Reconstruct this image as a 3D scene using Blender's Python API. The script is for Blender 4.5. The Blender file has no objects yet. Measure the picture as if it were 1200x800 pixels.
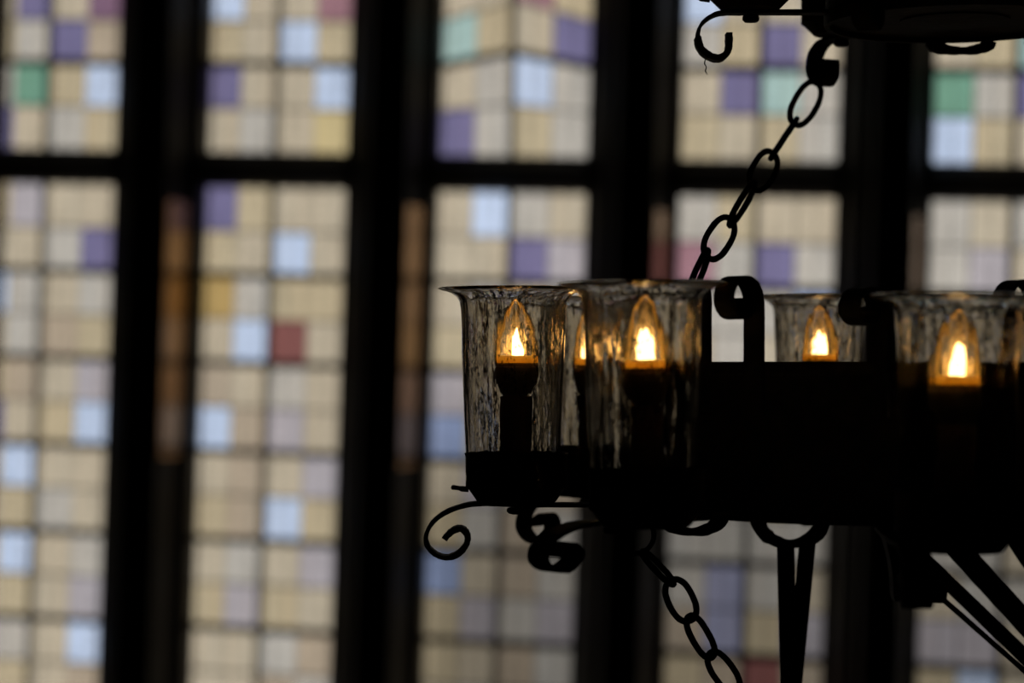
import bpy, math, random
from mathutils import Vector, Matrix, noise
random.seed(7)
S = bpy.context.scene
COL = S.collection
R = math.radians
PI = math.pi

# ------------------------------------------------------------------ camera and measuring frame
F = 2618.0                 # focal length in pixels of a 1200 wide frame
U = 1 / 1190.0             # metres per chandelier unit
ROLL = R(1.85)
PITCH = math.atan(23 / F)
ZC = 4.0                   # the eye is on a gallery, 4 m over the floor
PSI = R(10.0)              # the window wall is turned by this much
Z0 = 8.0

cam_d = bpy.data.cameras.new('camera')
cam = bpy.data.objects.new('camera', cam_d)
COL.objects.link(cam)
cam_d.sensor_width = 36
cam_d.lens = F / 1200 * 36
cam_d.clip_start = 0.05
f = Vector((0, math.cos(PITCH), math.sin(PITCH)))
r0 = Vector((1, 0, 0)); u0 = Vector((0, -math.sin(PITCH), math.cos(PITCH)))
r = r0 * math.cos(ROLL) + u0 * math.sin(ROLL)
u = -r0 * math.sin(ROLL) + u0 * math.cos(ROLL)
M = Matrix((r, u, -f)).transposed().to_4x4()
M.translation = (0, 0, ZC)
cam.matrix_world = M
cam_d.dof.use_dof = True
cam_d.dof.focus_distance = 2.17
cam_d.dof.aperture_fstop = 2.9
S.camera = cam

TILT = Matrix.Rotation(-ROLL, 4, 'Y')      # the chandelier does not hang true to the building


def frame(X, n, Z):
    """matrix at a point given in chandelier units: right of, nearer than, above the hub line"""
    return Matrix.Translation((0, 0, ZC)) @ TILT @ Matrix.Translation((X * U, (F - n) * U, Z * U))


def un(px, py, n):
    """where a point of depth n must sit to be seen at a measured place"""
    s = 1 / (1 - n / F)
    return (px - 600) / s, (423 - py) / s


# ------------------------------------------------------------------ materials
def mat(name):
    m = bpy.data.materials.new(name)
    m.use_nodes = True
    m.node_tree.nodes.clear()
    return m, m.node_tree.nodes, m.node_tree.links


def out(N, L, sock):
    o = N.new('ShaderNodeOutputMaterial')
    L.new(sock, o.inputs['Surface'])
    return o


def solid(name, c1, c2, rough, metal=0.0, scale=20, bump=0.2, stretch=(1, 1, 1), spec=0.5):
    m, N, L = mat(name)
    tc = N.new('ShaderNodeTexCoord'); mp = N.new('ShaderNodeMapping'); mp.inputs['Scale'].default_value = stretch
    L.new(tc.outputs['Object'], mp.inputs[0])
    nz = N.new('ShaderNodeTexNoise'); nz.inputs['Scale'].default_value = scale; nz.inputs['Detail'].default_value = 5
    L.new(mp.outputs[0], nz.inputs['Vector'])
    cr = N.new('ShaderNodeValToRGB')
    cr.color_ramp.elements[0].color = (*c1, 1); cr.color_ramp.elements[1].color = (*c2, 1)
    cr.color_ramp.elements[0].position = .35; cr.color_ramp.elements[1].position = .7
    L.new(nz.outputs['Fac'], cr.inputs[0])
    p = N.new('ShaderNodeBsdfPrincipled')
    L.new(cr.outputs[0], p.inputs['Base Color'])
    p.inputs['Roughness'].default_value = rough; p.inputs['Metallic'].default_value = metal
    p.inputs['Specular IOR Level'].default_value = spec
    b = N.new('ShaderNodeBump'); b.inputs['Strength'].default_value = bump; b.inputs['Distance'].default_value = .002
    L.new(nz.outputs['Fac'], b.inputs['Height']); L.new(b.outputs[0], p.inputs['Normal'])
    out(N, L, p.outputs[0])
    return m


IRON = solid('black_wrought_iron', (.007, .0065, .006), (.020, .015, .012), .75, 0.0, 90, .5, spec=.12)
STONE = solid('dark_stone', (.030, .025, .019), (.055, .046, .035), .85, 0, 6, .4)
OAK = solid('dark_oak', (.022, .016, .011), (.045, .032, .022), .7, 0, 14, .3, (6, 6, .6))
REFLECTOR = solid('added_brown_reflector', (.38, .20, .085), (.52, .30, .15), .22, .75, 10, .08, (4, 4, .5))
LEADM = solid('dull_lead', (.03, .026, .024), (.05, .045, .04), .6, 0, 60, .2)
SLEEVE = solid('dark_candle_sleeve', (.10, .035, .018), (.16, .06, .03), .55, 0, 40, .1)
BASEM = solid('brown_bulb_base', (.10, .06, .025), (.16, .10, .045), .4, 0, 30, .05)
FLOORM = solid('flagstone_floor', (.04, .035, .03), (.08, .07, .06), .7, 0, 3, .3)


def glass_shade_mat(name, layers, dist, dust_glow):
    m, N, L = mat(name)
    tc = N.new('ShaderNodeTexCoord')
    oi = N.new('ShaderNodeObjectInfo')
    ad = N.new('ShaderNodeVectorMath'); ad.operation = 'ADD'
    mu = N.new('ShaderNodeVectorMath'); mu.operation = 'SCALE'; mu.inputs['Scale'].default_value = 7.0
    L.new(oi.outputs['Location'], mu.inputs[0])
    L.new(tc.outputs['Object'], ad.inputs[0]); L.new(mu.outputs[0], ad.inputs[1])
    hs = []
    for sc, st, wt in layers:
        mp = N.new('ShaderNodeMapping'); mp.inputs['Scale'].default_value = st
        L.new(ad.outputs[0], mp.inputs[0])
        nz = N.new('ShaderNodeTexNoise'); nz.inputs['Scale'].default_value = sc; nz.inputs['Detail'].default_value = 2.5
        L.new(mp.outputs[0], nz.inputs['Vector'])
        k = N.new('ShaderNodeMath'); k.operation = 'MULTIPLY'; k.inputs[1].default_value = wt
        L.new(nz.outputs['Fac'], k.inputs[0]); hs.append(k)
    a = N.new('ShaderNodeMath'); L.new(hs[0].outputs[0], a.inputs[0]); L.new(hs[1].outputs[0], a.inputs[1])
    c = N.new('ShaderNodeMath'); L.new(a.outputs[0], c.inputs[0]); L.new(hs[2].outputs[0], c.inputs[1])
    b = N.new('ShaderNodeBump'); b.inputs['Strength'].default_value = 1.0; b.inputs['Distance'].default_value = dist
    L.new(c.outputs[0], b.inputs['Height'])
    g = N.new('ShaderNodeBsdfGlass'); g.inputs['IOR'].default_value = 1.47; g.inputs['Roughness'].default_value = .03
    g.inputs['Color'].default_value = (.81, .79, .75, 1)
    L.new(b.outputs[0], g.inputs['Normal'])
    # a film of dust, faint dull bloom with specks, plus painted amber rim glow
    mp = N.new('ShaderNodeMapping'); mp.inputs['Scale'].default_value = (1, 1, .5); L.new(ad.outputs[0], mp.inputs[0])
    n2 = N.new('ShaderNodeTexNoise'); n2.inputs['Scale'].default_value = 110; n2.inputs['Detail'].default_value = 6
    L.new(mp.outputs[0], n2.inputs['Vector'])
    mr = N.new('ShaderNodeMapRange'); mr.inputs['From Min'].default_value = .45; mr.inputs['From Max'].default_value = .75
    mr.inputs['To Min'].default_value = .0; mr.inputs['To Max'].default_value = .03 * dust_glow
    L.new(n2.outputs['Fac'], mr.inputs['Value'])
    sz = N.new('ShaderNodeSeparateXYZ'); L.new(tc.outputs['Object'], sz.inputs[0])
    rim_glow = N.new('ShaderNodeMapRange'); rim_glow.interpolation_type = 'SMOOTHSTEP'
    rim_glow.inputs['From Min'].default_value = 72 * U; rim_glow.inputs['From Max'].default_value = 81 * U
    rim_glow.inputs['To Min'].default_value = 0; rim_glow.inputs['To Max'].default_value = .42 * dust_glow  # flame glow on the rim, painted in as amber translucency
    L.new(sz.outputs['Z'], rim_glow.inputs['Value'])
    am = N.new('ShaderNodeMath'); L.new(mr.outputs[0], am.inputs[0]); L.new(rim_glow.outputs[0], am.inputs[1]); mr = am
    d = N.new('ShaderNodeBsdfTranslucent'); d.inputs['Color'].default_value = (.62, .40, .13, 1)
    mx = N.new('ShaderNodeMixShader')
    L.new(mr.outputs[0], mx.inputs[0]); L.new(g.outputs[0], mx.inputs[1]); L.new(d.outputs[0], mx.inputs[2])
    # dark grime specks caught in the rough skin of the glass
    mp = N.new('ShaderNodeMapping'); mp.inputs['Scale'].default_value = (1, 1, .55); L.new(ad.outputs[0], mp.inputs[0])
    n3 = N.new('ShaderNodeTexNoise'); n3.inputs['Scale'].default_value = 420; n3.inputs['Detail'].default_value = 3
    L.new(mp.outputs[0], n3.inputs['Vector'])
    n4 = N.new('ShaderNodeTexNoise'); n4.inputs['Scale'].default_value = 60; n4.inputs['Detail'].default_value = 3
    L.new(mp.outputs[0], n4.inputs['Vector'])
    sm = N.new('ShaderNodeMath'); L.new(n3.outputs['Fac'], sm.inputs[0]); L.new(n4.outputs['Fac'], sm.inputs[1])
    m3 = N.new('ShaderNodeMapRange'); m3.inputs['From Min'].default_value = 1.08; m3.inputs['From Max'].default_value = 1.22
    m3.inputs['To Max'].default_value = .75 * dust_glow
    L.new(sm.outputs[0], m3.inputs['Value'])
    dk = N.new('ShaderNodeBsdfDiffuse'); dk.inputs['Color'].default_value = (.05, .035, .02, 1)
    m4 = N.new('ShaderNodeMixShader')
    L.new(m3.outputs[0], m4.inputs[0]); L.new(mx.outputs[0], m4.inputs[1]); L.new(dk.outputs[0], m4.inputs[2])
    out(N, L, m4.outputs[0])
    return m


def bulb_mat():
    m, N, L = mat('thin_bulb_glass')
    t = N.new('ShaderNodeBsdfTransparent'); t.inputs['Color'].default_value = (.97, .93, .87, 1)
    tl = N.new('ShaderNodeBsdfTranslucent'); tl.inputs['Color'].default_value = (.92, .80, .55, 1)
    gl = N.new('ShaderNodeBsdfGlossy'); gl.inputs['Roughness'].default_value = .08
    fr = N.new('ShaderNodeFresnel'); fr.inputs['IOR'].default_value = 1.4
    m1 = N.new('ShaderNodeMixShader'); m1.inputs[0].default_value = .05
    L.new(t.outputs[0], m1.inputs[1]); L.new(tl.outputs[0], m1.inputs[2])
    m2 = N.new('ShaderNodeMixShader')
    L.new(fr.outputs[0], m2.inputs[0]); L.new(m1.outputs[0], m2.inputs[1]); L.new(gl.outputs[0], m2.inputs[2])
    out(N, L, m2.outputs[0])
    return m


def guide_mat():
    m, N, L = mat('frosted_light_guide')
    t = N.new('ShaderNodeBsdfTransparent'); t.inputs['Color'].default_value = (.98, .90, .80, 1)
    tl = N.new('ShaderNodeBsdfTranslucent'); tl.inputs['Color'].default_value = (1, .76, .42, 1)
    m1 = N.new('ShaderNodeMixShader'); m1.inputs[0].default_value = .2
    L.new(t.outputs[0], m1.inputs[1]); L.new(tl.outputs[0], m1.inputs[2])
    out(N, L, m1.outputs[0])
    return m


def flame_mat():
    m, N, L = mat('glowing_lamp_core')
    e = N.new('ShaderNodeEmission')
    e.inputs['Color'].default_value = (1, .69, .30, 1); e.inputs['Strength'].default_value = 14
    out(N, L, e.outputs[0])
    return m


def plate_mat():
    m, N, L = mat('amber_lamp_plate')
    d = N.new('ShaderNodeBsdfDiffuse'); d.inputs['Color'].default_value = (.85, .60, .14, 1)
    tl = N.new('ShaderNodeBsdfTranslucent'); tl.inputs['Color'].default_value = (.95, .68, .16, 1)
    m1 = N.new('ShaderNodeMixShader'); m1.inputs[0].default_value = .5
    L.new(d.outputs[0], m1.inputs[1]); L.new(tl.outputs[0], m1.inputs[2])
    out(N, L, m1.outputs[0])
    return m


def stained_mat():
    m, N, L = mat('stained_glass')
    at = N.new('ShaderNodeAttribute'); at.attribute_name = 'pane_tint'
    tc = N.new('ShaderNodeTexCoord')
    nz = N.new('ShaderNodeTexNoise'); nz.inputs['Scale'].default_value = 14; nz.inputs['Detail'].default_value = 3
    L.new(tc.outputs['Object'], nz.inputs['Vector'])
    mr = N.new('ShaderNodeMapRange'); mr.inputs['To Min'].default_value = .86; mr.inputs['To Max'].default_value = 1.06
    L.new(nz.outputs['Fac'], mr.inputs['Value'])
    vm = N.new('ShaderNodeVectorMath'); vm.operation = 'SCALE'
    L.new(at.outputs['Color'], vm.inputs[0]); L.new(mr.outputs[0], vm.inputs['Scale'])
    t = N.new('ShaderNodeBsdfTransparent'); L.new(vm.outputs[0], t.inputs['Color'])
    gl = N.new('ShaderNodeBsdfGlossy'); gl.inputs['Roughness'].default_value = .15
    m2 = N.new('ShaderNodeMixShader'); m2.inputs[0].default_value = .03
    L.new(t.outputs[0], m2.inputs[1]); L.new(gl.outputs[0], m2.inputs[2])
    out(N, L, m2.outputs[0])
    return m


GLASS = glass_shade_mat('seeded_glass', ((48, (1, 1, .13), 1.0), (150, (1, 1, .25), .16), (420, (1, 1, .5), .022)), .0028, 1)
GLASS_IN = glass_shade_mat('seeded_glass_inside', ((30, (1, 1, .2), 1.0), (170, (1, 1, .3), .12), (400, (1, 1, 1), 0)), .0008, 0)
BULB = bulb_mat(); GUIDE = guide_mat(); FLAME = flame_mat(); PLATE = plate_mat(); STAINED = stained_mat()


# ------------------------------------------------------------------ mesh building
class MB:
    def __init__(self):
        self.v = []; self.f = []

    def add(self, vs, fs):
        k = len(self.v)
        self.v += [tuple(p) for p in vs]; self.f += [tuple(i + k for i in q) for q in fs]
        return self

    def box(self, x0, x1, y0, y1, z0, z1):
        vs = [(x, y, z) for z in (z0, z1) for y in (y0, y1) for x in (x0, x1)]
        return self.add(vs, [(0, 2, 3, 1), (4, 5, 7, 6), (0, 1, 5, 4), (2, 6, 7, 3), (0, 4, 6, 2), (1, 3, 7, 5)])

    def prism(self, prof, z0, z1):
        n = len(prof)
        vs = [(x, y, z0) for x, y in prof] + [(x, y, z1) for x, y in prof]
        fs = [(i, (i + 1) % n, n + (i + 1) % n, n + i) for i in range(n)] + [tuple(range(n))[::-1], tuple(range(n, 2 * n))]
        return self.add(vs, fs)

    def lathe(self, prof, seg=48, c=(0, 0, 0), wob=0, closed=False):
        vs = []
        for (rr, z) in prof:
            for k in range(seg):
                a = 2 * PI * k / seg
                q = rr
                if wob and rr > 1e-6:
                    q = rr * (1 + wob * noise.noise(Vector((math.cos(a) * 1.7, math.sin(a) * 1.7, z * 8))))
                vs.append((c[0] + q * math.cos(a), c[1] + q * math.sin(a), c[2] + z))
        fs = []
        n = len(prof)
        for i in range(n if closed else n - 1):
            j = (i + 1) % n
            for k in range(seg):
                k2 = (k + 1) % seg
                fs.append((i * seg + k, i * seg + k2, j * seg + k2, j * seg + k))
        if not closed:
            if prof[0][0] > 1e-5: fs.append(tuple(range(seg))[::-1])
            if prof[-1][0] > 1e-5: fs.append(tuple((n - 1) * seg + k for k in range(seg)))
        return self.add(vs, fs)

    def tube(self, pts, rad, seg=10, closed=False, rough=0):
        P = [Vector(p) for p in pts]; n = len(P); vs = []; fs = []
        rr = rad if hasattr(rad, '__len__') else [rad] * n
        nrm = None
        for i in range(n):
            if closed: t = (P[(i + 1) % n] - P[i - 1]).normalized()
            else: t = (P[min(i + 1, n - 1)] - P[max(i - 1, 0)]).normalized()
            if nrm is None:
                nrm = t.orthogonal().normalized()
            nrm = (nrm - t * nrm.dot(t)).normalized()
            b = t.cross(nrm)
            for k in range(seg):
                a = 2 * PI * k / seg
                q = rr[i] * (1 + rough * random.uniform(-1, 1))
                vs.append(P[i] + (nrm * math.cos(a) + b * math.sin(a)) * q)
        for i in range(n if closed else n - 1):
            j = (i + 1) % n
            for k in range(seg):
                k2 = (k + 1) % seg
                fs.append((i * seg + k, i * seg + k2, j * seg + k2, j * seg + k))
        if not closed:
            fs.append(tuple(range(seg))[::-1]); fs.append(tuple((n - 1) * seg + k for k in range(seg)))
        return self.add(vs, fs)

    def strap(self, pts, wdir, width, thick, rough=0.0):
        """flat bar: follows pts, `width` along wdir, `thick` across; width/thick may be lists"""
        P = [Vector(p) for p in pts]; n = len(P); w = Vector(wdir).normalized(); vs = []; fs = []
        W = width if hasattr(width, '__len__') else [width] * n
        T = thick if hasattr(thick, '__len__') else [thick] * n
        for i in range(n):
            t = (P[min(i + 1, n - 1)] - P[max(i - 1, 0)]).normalized()
            nn = t.cross(w).normalized()
            e = 1 + rough * random.uniform(-1, 1)
            hw, ht = W[i] / 2, T[i] / 2 * e
            c = min(hw, ht) * .35
            for a, b in ((-hw + c, -ht), (hw - c, -ht), (hw, -ht + c), (hw, ht - c), (hw - c, ht), (-hw + c, ht), (-hw, ht - c), (-hw, -ht + c)):
                vs.append(P[i] + w * a + nn * b)
        for i in range(n - 1):
            for k in range(8):
                k2 = (k + 1) % 8
                fs.append((i * 8 + k, i * 8 + k2, (i + 1) * 8 + k2, (i + 1) * 8 + k))
        fs.append(tuple(range(8))[::-1]); fs.append(tuple((n - 1) * 8 + k for k in range(8)))
        return self.add(vs, fs)

    def build(self, name, m, parent=None, scale=1.0, smooth=True, mw=None):
        import bmesh
        me = bpy.data.meshes.new(name)
        me.from_pydata([(x * scale, y * scale, z * scale) for x, y, z in self.v], [], self.f)
        bm = bmesh.new(); bm.from_mesh(me)
        bmesh.ops.recalc_face_normals(bm, faces=bm.faces)
        bm.to_mesh(me); bm.free()
        me.materials.append(m)
        if smooth:
            me.polygons.foreach_set('use_smooth', [True] * len(me.polygons))
            try: me.set_sharp_from_angle(angle=R(40))
            except Exception: pass
        o = bpy.data.objects.new(name, me); COL.objects.link(o)
        if parent: o.parent = parent
        if mw is not None: o.matrix_local = mw
        return o


def spline(pts, k=6):
    """smooth curve through points (Catmull-Rom)"""
    P = [Vector(p) for p in pts]; o = []
    for i in range(len(P) - 1):
        a, b, c, d = P[max(i - 1, 0)], P[i], P[i + 1], P[min(i + 2, len(P) - 1)]
        for j in range(k):
            t = j / k
            o.append(.5 * ((2 * b) + (c - a) * t + (2 * a - 5 * b + 4 * c - d) * t * t + (3 * b - a - 3 * c + d) * t ** 3))
    o.append(P[-1])
    return o


def tag(o, label=None, cat=None, group=None, kind=None):
    if label: o['label'] = label
    if cat: o['category'] = cat
    if group: o['group'] = group
    if kind: o['kind'] = kind
    return o


def empty(name, mw, parent=None):
    o = bpy.data.objects.new(name, None); COL.objects.link(o)
    o.empty_display_size = .05
    if parent: o.parent = parent
    o.matrix_local = mw
    return o


def dup(o, parent, mw=None):
    c = o.copy(); COL.objects.link(c); c.parent = parent
    if mw is not None: c.matrix_local = mw
    for ch in list(o.children):
        dup(ch, c)
    return c


# ================================================================== THE ROOM
def room(x, y, z): return Matrix.Translation((0, Z0, ZC)) @ Matrix.Rotation(-PSI, 4, 'Z') @ Matrix.Translation((x, y, z))


def struct(o, label=None):
    o['kind'] = 'structure'
    if label: o['label'] = label
    return o


WZ0, WZ1 = -2.30, 2.35            # sill and head of the windows about eye height
START = -1.1869 - .8813; PITCHX = .8813; WW = .560
XL, XR, YB = -6.0, 6.0, -13.0
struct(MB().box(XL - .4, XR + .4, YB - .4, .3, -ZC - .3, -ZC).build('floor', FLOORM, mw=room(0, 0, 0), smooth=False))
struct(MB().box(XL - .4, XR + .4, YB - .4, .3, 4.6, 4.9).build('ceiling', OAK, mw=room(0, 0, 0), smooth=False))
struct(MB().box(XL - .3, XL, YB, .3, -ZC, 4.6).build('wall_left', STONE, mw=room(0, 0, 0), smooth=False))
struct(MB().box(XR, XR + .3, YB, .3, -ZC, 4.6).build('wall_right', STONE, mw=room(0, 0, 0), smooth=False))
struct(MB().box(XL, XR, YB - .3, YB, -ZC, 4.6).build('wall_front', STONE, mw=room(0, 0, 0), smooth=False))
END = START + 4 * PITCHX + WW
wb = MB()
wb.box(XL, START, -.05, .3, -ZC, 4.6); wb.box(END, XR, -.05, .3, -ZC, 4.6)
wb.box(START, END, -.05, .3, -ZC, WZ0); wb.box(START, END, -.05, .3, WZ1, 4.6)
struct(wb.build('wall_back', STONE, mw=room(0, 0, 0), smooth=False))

# moulded mullions
MW_ = PITCHX - WW
prof = [(0, .12), (0, 0), (.006, -.004), (.028, -.035), (.034, -.06), (.052, -.095), (.070, -.10), (.078, -.145), (.098, -.165), (.118, -.175),
        (.124, -.21), (.140, -.235), (.160, -.245), (.180, -.235), (.196, -.21), (.204, -.188), (.228, -.186), (.236, -.20), (.252, -.205),
        (.262, -.200), (.300, -.012), (.304, 0), (MW_, 0), (MW_, .12)]
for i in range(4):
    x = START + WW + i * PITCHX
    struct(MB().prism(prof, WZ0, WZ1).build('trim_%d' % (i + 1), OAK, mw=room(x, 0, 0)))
    b = MB().strap([(.2685 + .0345 * t, -.190 + .172 * t, .075) for t in (0, 1)], (0, 0, 1), .93, .006)  # added glossy strip, shaped to show reflected pane light on the jamb
    struct(b.build('trim_%d' % (i + 5), REFLECTOR, mw=room(x, 0, 0)))

# leaded windows
PAL = {'c': (.59, .515, .385), 't': (.50, .415, .31), 'y': (.58, .49, .325), 'o': (.54, .38, .15), 'b': (.62, .74, .96),
       'v': (.215, .195, .35), 'g': (.20, .40, .29), 'p': (.40, .22, .26), 'm': (.27, .16, .24), 'r': (.27, .11, .10), 'a': (.46, .64, .60),
       'w': (.56, .53, .47), 'l': (.50, .465, .49), 'B': (.36, .45, .70), 'Y': (.68, .56, .30), 'q': (.37, .38, .53)}
ROWH = .16175
# rows from the top of the picture downward, 4 across; row 0 starts two rows over the transom saddle bar
ROWS = {
    0: ['cvcm', 'ywvt', 'wgyb', 'vcwy', 'ylcc', 'ccwv', 'bwcw', 'cwty', 'ytcl', 'vcyb', 'cbcc', 'cywc', 'cbcw', 'cycl', 'lwcb', 'cyct', 'ccyc'],
    1: ['bccp', 'yccby'[:3] + 'y', 'vccb', 'cwcY', 'vycc', 'ycbc', 'owyy', 'cbrc', 'tcwc', 'btlc', 'ctcl', 'ytby', 'cwcl', 'ylyc', 'ccwt', 'cctw', 'ycct'],
    2: ['ccpy', 'aycv', 'cwbw', 'vwyw', 'cbwc', 'ccvl', 'cwcw', 'ywcc', 'lwct', 'Bwcc', 'clwt', 'ywtw', 'Bctw', 'ylwl', 'yctw', 'cwtc', 'ycwc'],
    3: ['bccw', 'wyvc', 'cvaw', 'ycyw', 'wycc', 'pwvw', 'wwwB', 'cwcw', 'ccww', 'wcwc', 'wwcw', 'wwww', 'wqwc', 'tqyl', 'ytrt', 'clpc', 'ywtc'],
    4: ['ycca', 'cyat', 'gwvc', 'bycw', 'wcwy', 'wlcw', 'cwcc', 'wlcy', 'cwcc', 'wccw', 'clwc', 'wwcb', 'cwwc', 'llcw', 'ybcw', 'cbwc', 'ywcc'],
}
ROWS[1][1] = 'ycby'
TR_T, TR_B = .735, .607


def row_z(k):
    """upper edge height of colour row k"""
    return TR_T + ROWH * (4 - k) if k < 4 else TR_B - ROWH * (k - 4)


def warp(i, x, z):
    if i == 2 and z > TR_T:
        k = min(1.5, (z - TR_T) / .325) * (1 - abs(x - WW / 2) / (WW / 2))
        return (x, .03 - .05 * k, z + .046 * k)
    return (x, .03, z)


for i in range(5):
    root = struct(empty('window_%d' % (i + 1), room(START + i * PITCHX, 0, WZ0)))
    rows = ROWS[i]
    # ---- glass, one small pane for each cell of the lead lattice
    mb = MB(); tints = []
    zs = []
    k = 4 - int((WZ1 - TR_T) / ROWH) - 1
    while row_z(k) > WZ0:
        zt = min(row_z(k), WZ1); zb = (TR_T if k == 3 else row_z(k + 1)); zb = max(zb, WZ0)
        for c in range(8):
            x0, x1 = WW * c / 8, WW * (c + 1) / 8
            if 0 <= k < len(rows): code = rows[k][c // 2]
            else: code = random.choice('cccwwytlccb')
            col = PAL[code]
            j = 1 + random.uniform(-.03, .03)
            h = random.uniform(-.012, .012)
            t = [max(0, min(1, col[0] * (j + h))), max(0, min(1, col[1] * j)), max(0, min(1, col[2] * (j - h)))]
            t = [math.sqrt(q) for q in t]           # two faces of a pane are crossed
            f4 = [warp(i, x0, zb), warp(i, x1, zb), warp(i, x1, zt), warp(i, x0, zt)]
            vs = f4 + [(p[0], p[1] + .004, p[2]) for p in f4]
            mb.add([(p[0], p[1], p[2] - WZ0) for p in vs], [(0, 1, 2, 3), (5, 4, 7, 6)])
            tints += [t, t]
        k += 1
    me = bpy.data.meshes.new('glass')
    me.from_pydata(mb.v, [], mb.f)
    ca = me.color_attributes.new('pane_tint', 'FLOAT_COLOR', 'CORNER')
    li = 0
    for pi, p in enumerate(me.polygons):
        for _ in p.loop_indices:
            ca.data[li].color = (*tints[pi], 1); li += 1
    me.materials.append(STAINED)
    g = bpy.data.objects.new('glass', me); COL.objects.link(g); g.parent = root

    # ---- lead lattice
    def bar(mbx, xa, za, xb, zb, wd, y0, y1):
        n = 6
        for q in range(n):
            p = [warp(i, xa + (xb - xa) * q / n, za + (zb - za) * q / n), warp(i, xa + (xb - xa) * (q + 1) / n, za + (zb - za) * (q + 1) / n)]
            d = (Vector(p[1]) - Vector(p[0])).normalized()
            s = Vector((d.z, 0, -d.x)).normalized() * wd / 2
            vs = []
            for pp in p:
                for sy in (y0, y1):
                    for sg in (-1, 1):
                        vs.append((pp[0] + s.x * sg, pp[1] + sy, pp[2] + s.z * sg - WZ0))
            mbx.add(vs, [(0, 1, 3, 2), (4, 6, 7, 5), (0, 4, 5, 1), (2, 3, 7, 6), (0, 2, 6, 4), (1, 5, 7, 3)])
    lead = MB()
    for c in range(1, 8):
        if c != 4:
            bar(lead, WW * c / 8, WZ0, WW * c / 8, TR_B, .0052 if c % 2 else .0068, -.003, .007)
            bar(lead, WW * c / 8, TR_T, WW * c / 8, WZ1, .0052 if c % 2 else .0068, -.003, .007)
    k = -9
    heavy = MB()
    while row_z(k) > WZ0:
        z = row_z(k)
        if k != 4 and z < WZ1:
            if k % 2: bar(lead, 0, z, WW, z, .0072, -.003, .007)
            else: bar(heavy, 0, z, WW, z, .026, -.018, -.003)
        k += 1
    for z0_, z1_ in ((WZ0, TR_B), (TR_T, WZ1)):
        bar(heavy, WW / 2, z0_, WW / 2, z1_, .026, -.018, -.003)
    lead.build('lead_lattice', LEADM, root, smooth=False)
    heavy.build('saddle_bars', IRON, root, smooth=False)
    fr = MB()
    fr.box(0, .008, -.02, .06, 0, WZ1 - WZ0); fr.box(WW - .006, WW, -.012, .06, 0, WZ1 - WZ0)
    fr.box(0, WW, -.02, .06, 0, .03); fr.box(0, WW, -.02, .06, WZ1 - WZ0 - .03, WZ1 - WZ0)
    fr.build('window_frame', OAK, root, smooth=False)
    tr = MB()
    a, b2 = TR_B - WZ0, TR_T - WZ0
    pf = [(.08, a), (-.01, a), (-.03, a + .012), (-.05, a + .035), (-.07, a + .05), (-.07, b2 - .045), (-.045, b2 - .03), (-.03, b2 - .01), (-.01, b2), (.08, b2)]
    n = len(pf)
    tr.add([(-.0, y, z) for y, z in pf] + [(WW, y, z) for y, z in pf],
           [(q, (q + 1) % n, n + (q + 1) % n, n + q) for q in range(n)] + [tuple(range(n)), tuple(range(n, 2 * n))])
    tr.build('transom', OAK, root)

# ================================================================== THE CHANDELIER (lower tier)
CX = 419.0; RG = 420.0; RH = 234.0
chand = tag(empty('chandelier', frame(CX, 0, 0)), 'large black wrought-iron lower ring with glass hurricane candle lamps on scrolled arms', 'chandelier')


def strap_scroll(pts, k=6):
    return spline([(-p[0], 0, p[1]) for p in pts], k)


# scroll arm, pointing along -x from the hub: (distance from hub, height)
ARM = [(228, -167), (300, -168), (380, -168), (430, -167), (452, -166.5), (472, -168.5), (494, -176), (510, -187.5), (518.5, -203), (517, -216), (507, -226),
       (494, -229.5), (481, -225), (471.5, -214), (470.5, -203.5), (477, -196), (486, -197.5), (494, -204), (497, -208)]


def make_arm(parent, mw, sv=1.0):
    P = strap_scroll([(a, b if b > -168 else -168 + (b + 168) * sv) for a, b in ARM])
    n = len(P)
    wd = [30] * n
    th = [5.0 + (2.0 if i > n * .62 else 0) for i in range(n)]
    a = MB().strap(P, (0, 1, 0), wd, th, .10).build('scroll_arm', IRON, parent, U, mw=mw)
    nb = MB()
    nb.lathe([(0, -171), (8, -171), (10.5, -173), (10.5, -176), (8, -178.5), (4, -179.5), (0, -179.5)], 12, (-414, 0, 0))
    nb.build('nut', IRON, a, U)
    return a


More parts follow.
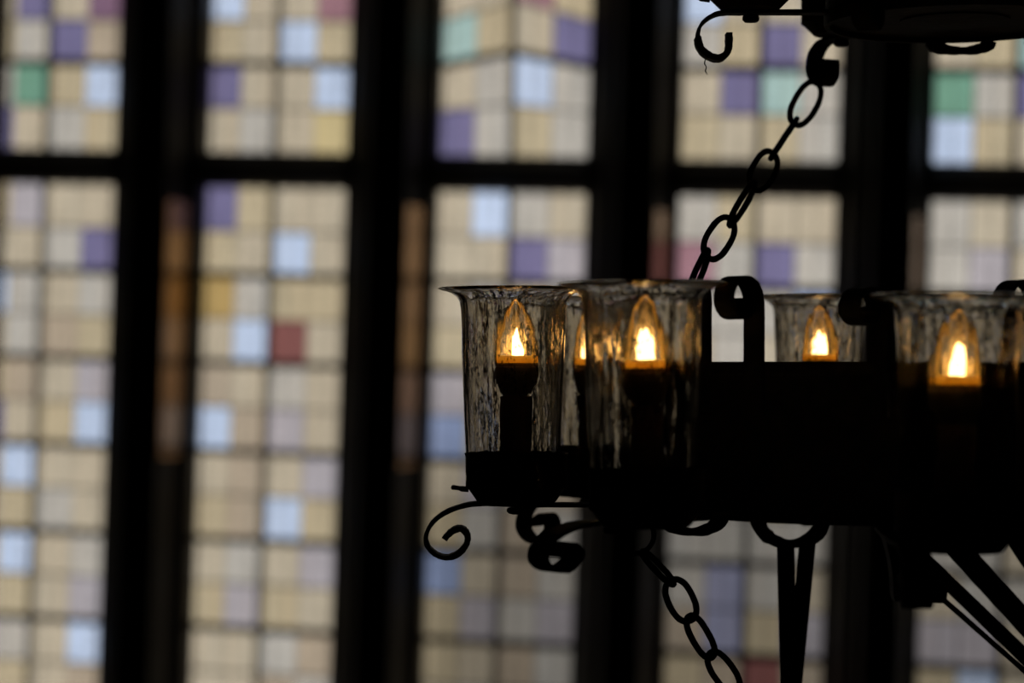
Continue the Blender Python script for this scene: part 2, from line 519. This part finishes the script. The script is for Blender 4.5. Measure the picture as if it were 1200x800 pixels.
def make_lamp(parent, mw):
    """cup with everything standing in it; origin on the candle axis at the eye-height line"""
    cup = MB()
    cup.lathe([(0, -166), (44, -166), (47, -163), (56, -150), (59.5, -148), (60, -112), (61, -108), (60, -107), (57.5, -108), (57, -146), (44, -160), (0, -160)], 56)
    c = cup.build('lamp_cup', IRON, parent, U, mw=mw)
    sc = MB().tube([(-56, 0, -150), (-64, 0, -149.5), (-67, 0, -149)], [3.4, 3.4, 2.6], 8)
    sc.tube([(-67, 0, -149), (-75, 0, -147.5), (-76.5, 0, -147)], [2.6, 2.9, 1.5], 8, rough=.15)
    sc.build('thumbscrew', IRON, c, U)
    # hurricane shade: double walled profile
    op = [(88.5, 85), (85, 83.2), (79, 82), (72, 79.6), (66.5, 75.5), (63, 70), (61.6, 60), (60.6, 40), (59.8, 10), (58.6, -30), (57.2, -70), (56.0, -105), (55.6, -140)]
    ip = [(52.8, -140), (53.2, -105), (54.3, -70), (55.7, -30), (56.8, 10), (57.7, 40), (58.8, 60), (60.5, 71), (64.5, 78), (71, 82.3), (78.5, 84.8), (85, 86.2)]
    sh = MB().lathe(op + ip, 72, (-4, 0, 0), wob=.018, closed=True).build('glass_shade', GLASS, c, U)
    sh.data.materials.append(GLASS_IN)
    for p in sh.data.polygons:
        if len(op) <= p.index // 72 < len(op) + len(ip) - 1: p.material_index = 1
    MB().lathe([(0, -160), (18.5, -160), (18.5, -42.5), (17.6, -41), (0, -41)], 32).build('candle_sleeve', SLEEVE, c, U)
    MB().lathe([(0, -43), (10, -43), (14, -41), (19.5, -35), (23.5, -27), (25.3, -18), (25.4, -8), (24.8, -7), (23.2, -6.5), (23.2, -2), (0, -2)], 36).build('bulb_base', BASEM, c, U)
    MB().lathe([(0, -2.5), (23, -2.5), (23.2, 0), (22.5, 5.5), (21.5, 6.5), (0, 6.5)], 36).build('lamp_plate', PLATE, c, U)
    MB().lathe([(25.0, -7.2), (25.5, 2), (25.3, 10), (24.2, 22), (21.6, 36), (17.4, 50), (12, 62), (6.5, 70), (2.2, 74.3), (0, 75)], 36).build('bulb', BULB, c, U)
    MB().lathe([(13.5, 6.8), (13.6, 14), (12.4, 24), (10.2, 34), (7, 46), (3.6, 55), (1.2, 60), (0, 61)], 28).build('light_guide', GUIDE, c, U)
    MB().lathe([(0, 6.7), (9.2, 6.9), (9.6, 13), (8.6, 21), (6.3, 29), (3.5, 35.5), (1.2, 39), (0, 39.6)], 24).build('flame', FLAME, c, U)
    return c


arm0 = lamp0 = None
# arm bearing, arm drop, scroll height, lamp bearing, lamp drop, sideways set
LAMPS = [(0, 0, 1, 0, 0, 7), (41, 2, .72, 47, 5, 6), (86, 12, .86, 93, 21, -2), (140, 20, 1, 140, 22, 0), (180, 18, 1, 180, 18, 0),
         (225, 8, 1, 225, 8, 0), (-90, -3, 1, -90, -3, 0), (-39, 6, 1, -42.5, 3, -5)]
for ai, (ta, da, sv, tl_, dl, dx) in enumerate(LAMPS):
    mwa = Matrix.Translation((0, 0, -da * U)) @ Matrix.Rotation(R(ta), 4, 'Z')
    if arm0 is None or sv != 1:
        a_ = make_arm(chand, mwa, sv)
        arm0 = arm0 or a_
    else: dup(arm0, chand, mwa)
    t = R(tl_)
    x = -RG * math.cos(t); n = RG * math.sin(t)
    lean = {1: R(-.3), 2: R(.6)}.get(ai, 0)
    mwl = (Matrix.Translation(((x + dx) * U, -n * U, -dl * U)) @ Matrix.Rotation(lean, 4, 'Y') @ Matrix.Rotation(t if ai != 0 else 0, 4, 'Z'))
    if lamp0 is None: lamp0 = make_lamp(chand, mwl)
    else: dup(lamp0, chand, mwl)

# hoop: tall band
hp = MB()
hp.lathe([(RH - 5, -2), (RH, -1), (RH + 1.5, -3), (RH + 1.5, -14), (RH, -15), (RH, -160), (RH + 2, -161), (RH + 2, -175), (RH, -176), (RH - 5, -176)], 96, wob=.0, closed=True)
hp.build('hoop', IRON, chand, U)
# flat ring that carries the arms under the hoop
hp = MB().lathe([(170, -168), (RH - 4, -168), (RH - 4, -173), (170, -173)], 96, closed=True)
hp.build('base_ring', IRON, chand, U)


def hoop_pt(px, guess_n=150):
    """point on the near half of the hoop seen at column px"""
    n = guess_n
    for _ in range(20):
        X = (px - 600) * (1 - n / F) - CX
        n = math.sqrt(max(0, RH * RH - X * X))
    return X, n


# upright straps rising from the hoop and curling over
CURL = [(0, -60), (0, 0), (0, 30), (0, 58), (-2, 76), (-11, 90), (-25, 95), (-39, 90), (-47, 77), (-46, 63), (-38, 53), (-26, 50), (-17, 55), (-14, 64), (-19, 71)]


def curl(px, yaw, k=1.0, w=28, zoff=0):
    X, n = hoop_pt(px)
    P = spline([(a * k, 0, (b * k if b > 0 else b) + zoff * (b > 0)) for a, b in CURL], 6)
    m = MB().strap(P, (0, 1, 0), w, 4.5, .08)
    nrm = Vector((X, -n, 0)).normalized() * 4
    return m.build('curled_strap', IRON, chand, U, mw=Matrix.Translation(((X + nrm.x) * U, (-n + nrm.y) * U, 0)) @ Matrix.Rotation(yaw, 4, 'Z'))


curl(887, R(38), .95, 30)
curl(1030, R(28), .80, 36)
curl(1212, R(20), .91, 36, 0)
# tall hook strap that the slanting chain is fixed to
X, n = hoop_pt(826)
HX, HN = X, n
P = spline([(0, 0, -60), (0, 0, 0), (0, 0, 50), (1, 0, 66), (-3, 0, 78), (-11, 0, 83), (-18, 0, 78), (-18, 0, 70)], 5)
MB().strap(P, (0, 1, 0), 16, 15 and [15] * len(P) if False else 6, .05).build('hook_strap', IRON, chand, U, mw=Matrix.Translation((X * U, (-n - 4) * U, 0)) @ Matrix.Rotation(R(68), 4, 'Z'))


# round loops under the hoop
def loop(px, hw, y_bot, n, w=16, name='bottom_loop', parent=chand, cx=CX, zt=-170):
    X, zb = un(px, y_bot, n); hw = hw * (1 - n / F)
    zb += 3
    P = [(X - cx + hw * math.cos(a), -n, zt + (zb - zt) * math.sin(a)) for a in [PI * k / 20 for k in range(21)]]
    return MB().strap(P, (0, 1, 0), w, [8 + 9 * abs(math.cos(PI * k / 20)) for k in range(21)], .12).build(name, IRON, parent, U)


loop(812, 35, 626, 100)
loop(927, 38, 640, 203)


def flat(name, a, b, n, wa, wb, thick=5, parent=chand, cx=CX, n2=None):
    """flat bar between two measured places, broad side to the eye"""
    n2 = n if n2 is None else n2
    K = 14; P = []
    for i in range(K + 1):
        t = i / K; nn = n + (n2 - n) * t
        X, Z = un(a[0] + (b[0] - a[0]) * t, a[1] + (b[1] - a[1]) * t, nn)
        P.append((X - cx, -nn, Z))
    d = Vector(P[-1]) - Vector(P[0])
    w = Vector((d.z, 0, -d.x))
    m = MB().strap(P, w, [wa + (wb - wa) * i / K for i in range(K + 1)], thick, .05)
    return m.build(name, IRON, parent, U)


flat('tie_strap', (921, 633), (927, 900), 206, 20 / 1.08, 20 / 1.08)
flat('tie_strap', (947, 633), (922, 900), 198, 19 / 1.08, 17 / 1.08)
flat('tie_strap', (1060, 662), (1420, 978), 150, 6, 6, 4)
flat('tie_strap', (1078, 650), (1420, 980), 170, 16, 18, 5)
flat('tie_strap', (1095, 612), (1420, 968), 190, 25, 24, 5)
flat('tie_strap', (1170, 585), (1420, 960), 205, 36, 36, 5)
# boxed bracket below the hoop
bk = MB()
Xa, Za = un(1040, 600, 175); Xb, Zb = un(1108, 705, 175)
pr = spline([(Xa - 16, 0, Za), (Xa - 4, 0, Za - 30), (Xa + 3, 0, Za - 60), (Xa + 5, 0, Zb + 8)], 4) + [Vector((Xa + 7, 0, Zb + 2)), Vector((Xb - 6, 0, Zb)), Vector((Xb - 1, 0, Zb + 3)), Vector((Xb, 0, Zb + 12)), Vector((Xb - 2, 0, Zb + 32)), Vector((Xb - 22, 0, Zb + 48)), Vector((Xb - 20, 0, Za))]
nn = len(pr)
bk.add([(p.x - CX, -188, p.z) for p in pr] + [(p.x - CX, -162, p.z) for p in pr],
       [(q, (q + 1) % nn, nn + (q + 1) % nn, nn + q) for q in range(nn)] + [tuple(range(nn))[::-1], tuple(range(nn, 2 * nn))])
bk.build('bracket', IRON, chand, U, smooth=False)
# eye ring for the lower chain
X, Z = un(746, 626, 0)
MB().tube([(X - CX + 21 * math.cos(a), 0, Z + 22 * math.sin(a)) for a in [2 * PI * k / 28 for k in range(28)]], 3.2, 8, True).build('eye_ring', IRON, chand, U)
MB().strap([(-RH - 40, 0, -168), (-RH - 40, 0, -178), (-RH - 37, 0, -184)], (0, 1, 0), 12, 6).build('eye_lug', IRON, chand, U)

# ================================================================== UPPER TIER
UX = 520.0; URH = 150.0; URG = 240.0
upper = tag(empty('chandelier', frame(UX, 0, 394)), 'smaller black iron upper tier of the chandelier, underside and hooks showing', 'chandelier')
uh = MB().lathe([(URH - 5, 0), (URH + 1, 0), (URH + 2, 3), (URH + 2, 14), (URH, 15), (URH, 110), (URH - 5, 110)], 80, closed=True)
uh.build('hoop', IRON, upper, U)
MB().lathe([(60, 6), (URH - 4, 6), (URH - 4, 11), (60, 11)], 64, closed=True).build('base_ring', IRON, upper, U)
MB().lathe([(0, 1), (20, 1), (64, 4), (64, 13), (22, 18), (10, 26), (6, 40), (6, (4.6 / U - 394) - .0), (0, (4.6 / U - 394))], 24).build('suspension_rod', IRON, upper, U)
HOOK = [(140, 15), (200, 15), (248, 14.8), (270, 14.5), (284, 11), (297, 1), (301.5, -13), (298, -28), (287, -37), (276, -39), (267.5, -33), (265, -24), (265, -10)]


def make_hook_arm(parent, mw, w=24):
    P = spline([(-a, 0, b) for a, b in HOOK], 6)
    n = len(P)
    a = MB().strap(P, (0, 1, 0), w, [4.0 + (3.5 if i > n * .5 else 0) for i in range(n)], .08).build('scroll_arm', IRON, parent, U, mw=mw)
    MB().lathe([(0, 12), (8, 12), (10, 10), (10, 6), (7.5, 3.5), (0, 3.5)], 12, (-239, 0, 0)).build('nut', IRON, a, U)
    c = MB().lathe([(0, 18), (34, 18), (38, 22), (47, 31), (50, 33), (50, 66), (48, 66), (47, 34), (34, 22), (0, 22)], 48, (-240, 0, 0)).build('lamp_cup', IRON, a, U)
    MB().tube([(-287, 0, 31), (-298, 0, 32), (-300, 0, 32.5), (-309, 0, 34), (-311, 0, 34)], [4.5, 4, 3, 3.4, 1.5], 8).build('thumbscrew', IRON, a, U)
    return a


ua = None
for th in (0, 60, 120, 180, -125, -65):
    mwa = Matrix.Rotation(R(th), 4, 'Z')
    if th == -65: mwa = Matrix.Translation((0, 0, 2 * U)) @ mwa
    if ua is None: ua = make_hook_arm(upper, mwa)
    else: dup(ua, upper, mwa)
X, Z = un(1127, 62, -149)
P = [(X - UX + 36 * math.cos(a), 149, 2 + (Z + 3 - 394 - 2) * math.sin(a)) for a in [PI * k / 20 for k in range(21)]]
MB().strap(P, (0, 1, 0), 16, [7 + 9 * abs(math.cos(PI * k / 20)) for k in range(21)], .12).build('bottom_loop', IRON, upper, U)
# a hanging wisp of dust
X, Z = un(828, 70, 0)
MB().tube([(X - UX, 0, Z + 3 - 394), (X - UX - 1.5, 0, Z - 4 - 394), (X - UX + 1, 0, Z - 8 - 394), (X - UX - .5, 0, Z - 13 - 394), (X - UX + 2, 0, Z - 17 - 394)], [.4, .9, .6, .9, .3], 5).build('dust_wisp', IRON, upper, U)


# ================================================================== CHAINS
def link_mesh(L, hw, rad, parent, mw):
    pts = []
    a = L / 2
    for k in range(36):
        t = 2 * PI * k / 36
        c, s = math.cos(t), math.sin(t)
        e = .80
        pts.append((math.copysign(abs(c) ** e, c) * a, math.copysign(abs(s) ** .92, s) * hw, 0))
    return MB().tube(pts, rad, 10, True, .05).build('chain_link', IRON, parent, U, mw=mw)


def chain(P, rolls, label, hw=15.0):
    """P: (px, py, n) joints; each link spans two joints"""
    Q = []
    for px, py, n in P:
        X, Z = un(px, py, n); Q.append(Vector((X, -n, Z)))
    root = tag(empty('hanging_chain', frame(Q[-1].x, -Q[-1].y, Q[-1].z)), label, 'chain')
    for i in range(len(Q) - 1):
        a, b = Q[i] - Q[-1], Q[i + 1] - Q[-1]
        d = (b - a); L = d.length; d.normalize()
        front = Vector((0, 1, 0)); front = (front - d * front.dot(d)).normalized()
        side = d.cross(front)
        ro = R(rolls[i])
        s2 = side * math.cos(ro) + front * math.sin(ro)
        n2 = d.cross(s2)
        mw = Matrix((d, s2, n2)).transposed().to_4x4()
        mw.translation = (a + b) / 2 * U
        link_mesh(L + 5.5, hw, 3.8, root, mw)
    return root


chain([(958, 99, -262), (932, 143, -220), (907, 181, -170), (884, 219, -110), (857, 259, -50), (830, 299, 10), (808, 343, HN - 10)],
      [8, 88, 12, 68, 14, 66], 'iron chain slanting from the upper tier down to the candle ring')
chain([(755, 648, 0), (788, 682, 0), (809, 724, 0), (834, 767, 0), (863, 807, 0), (893, 846, 0), (925, 884, 0)],
      [75, 14, 48, 38, 66, 20], 'iron chain hanging below the candle ring, slanting down and away')

# ================================================================== LIGHT: overcast daylight behind the glass
w = bpy.data.worlds.new('sky'); S.world = w; w.use_nodes = True
N = w.node_tree.nodes; L = w.node_tree.links; N.clear()
tc = N.new('ShaderNodeTexCoord')
sx = N.new('ShaderNodeSeparateXYZ'); L.new(tc.outputs['Generated'], sx.inputs[0])


def mth(op, a, b=None, clamp=False):
    m = N.new('ShaderNodeMath'); m.operation = op; m.use_clamp = clamp
    for i, q in enumerate((a, b)):
        if q is None: continue
        if isinstance(q, (int, float)): m.inputs[i].default_value = q
        else: L.new(q, m.inputs[i])
    return m.outputs[0]


def sstep(v, a, b):
    m = N.new('ShaderNodeMapRange'); m.interpolation_type = 'SMOOTHSTEP'
    m.inputs['From Min'].default_value = a; m.inputs['From Max'].default_value = b
    L.new(v, m.inputs['Value'])
    return m.outputs[0]


low = sstep(sx.outputs['Z'], .015, -.075)        # backdrop darker low down, right of the middle
rightw = sstep(sx.outputs['X'], -.055, -.02)
dim = mth('MULTIPLY', low, rightw)
dim = mth('MULTIPLY', dim, .62)
gain = mth('SUBTRACT', 1.0, dim)
nz = N.new('ShaderNodeTexNoise'); nz.inputs['Scale'].default_value = 6; nz.inputs['Detail'].default_value = 2
L.new(tc.outputs['Generated'], nz.inputs['Vector'])
gain = mth('MULTIPLY', gain, mth('ADD', mth('MULTIPLY', nz.outputs['Fac'], .3), .85))
bg = N.new('ShaderNodeBackground'); bg.inputs['Color'].default_value = (1.0, .98, .97, 1)
L.new(gain, bg.inputs['Strength'])
wo = N.new('ShaderNodeOutputWorld'); L.new(bg.outputs[0], wo.inputs[0])

# ================================================================== view
S.view_settings.view_transform = 'Standard'
S.view_settings.look = 'None'
S.view_settings.gamma = 1
S.view_settings.exposure = 0
S.view_settings.use_curve_mapping = False
cy = S.cycles
cy.use_denoising = True
cy.max_bounces = 14; cy.transmission_bounces = 12; cy.transparent_max_bounces = 16; cy.glossy_bounces = 5; cy.diffuse_bounces = 3
cy.sample_clamp_indirect = 6
cy.caustics_reflective = True; cy.caustics_refractive = True
cy.blur_glossy = .3
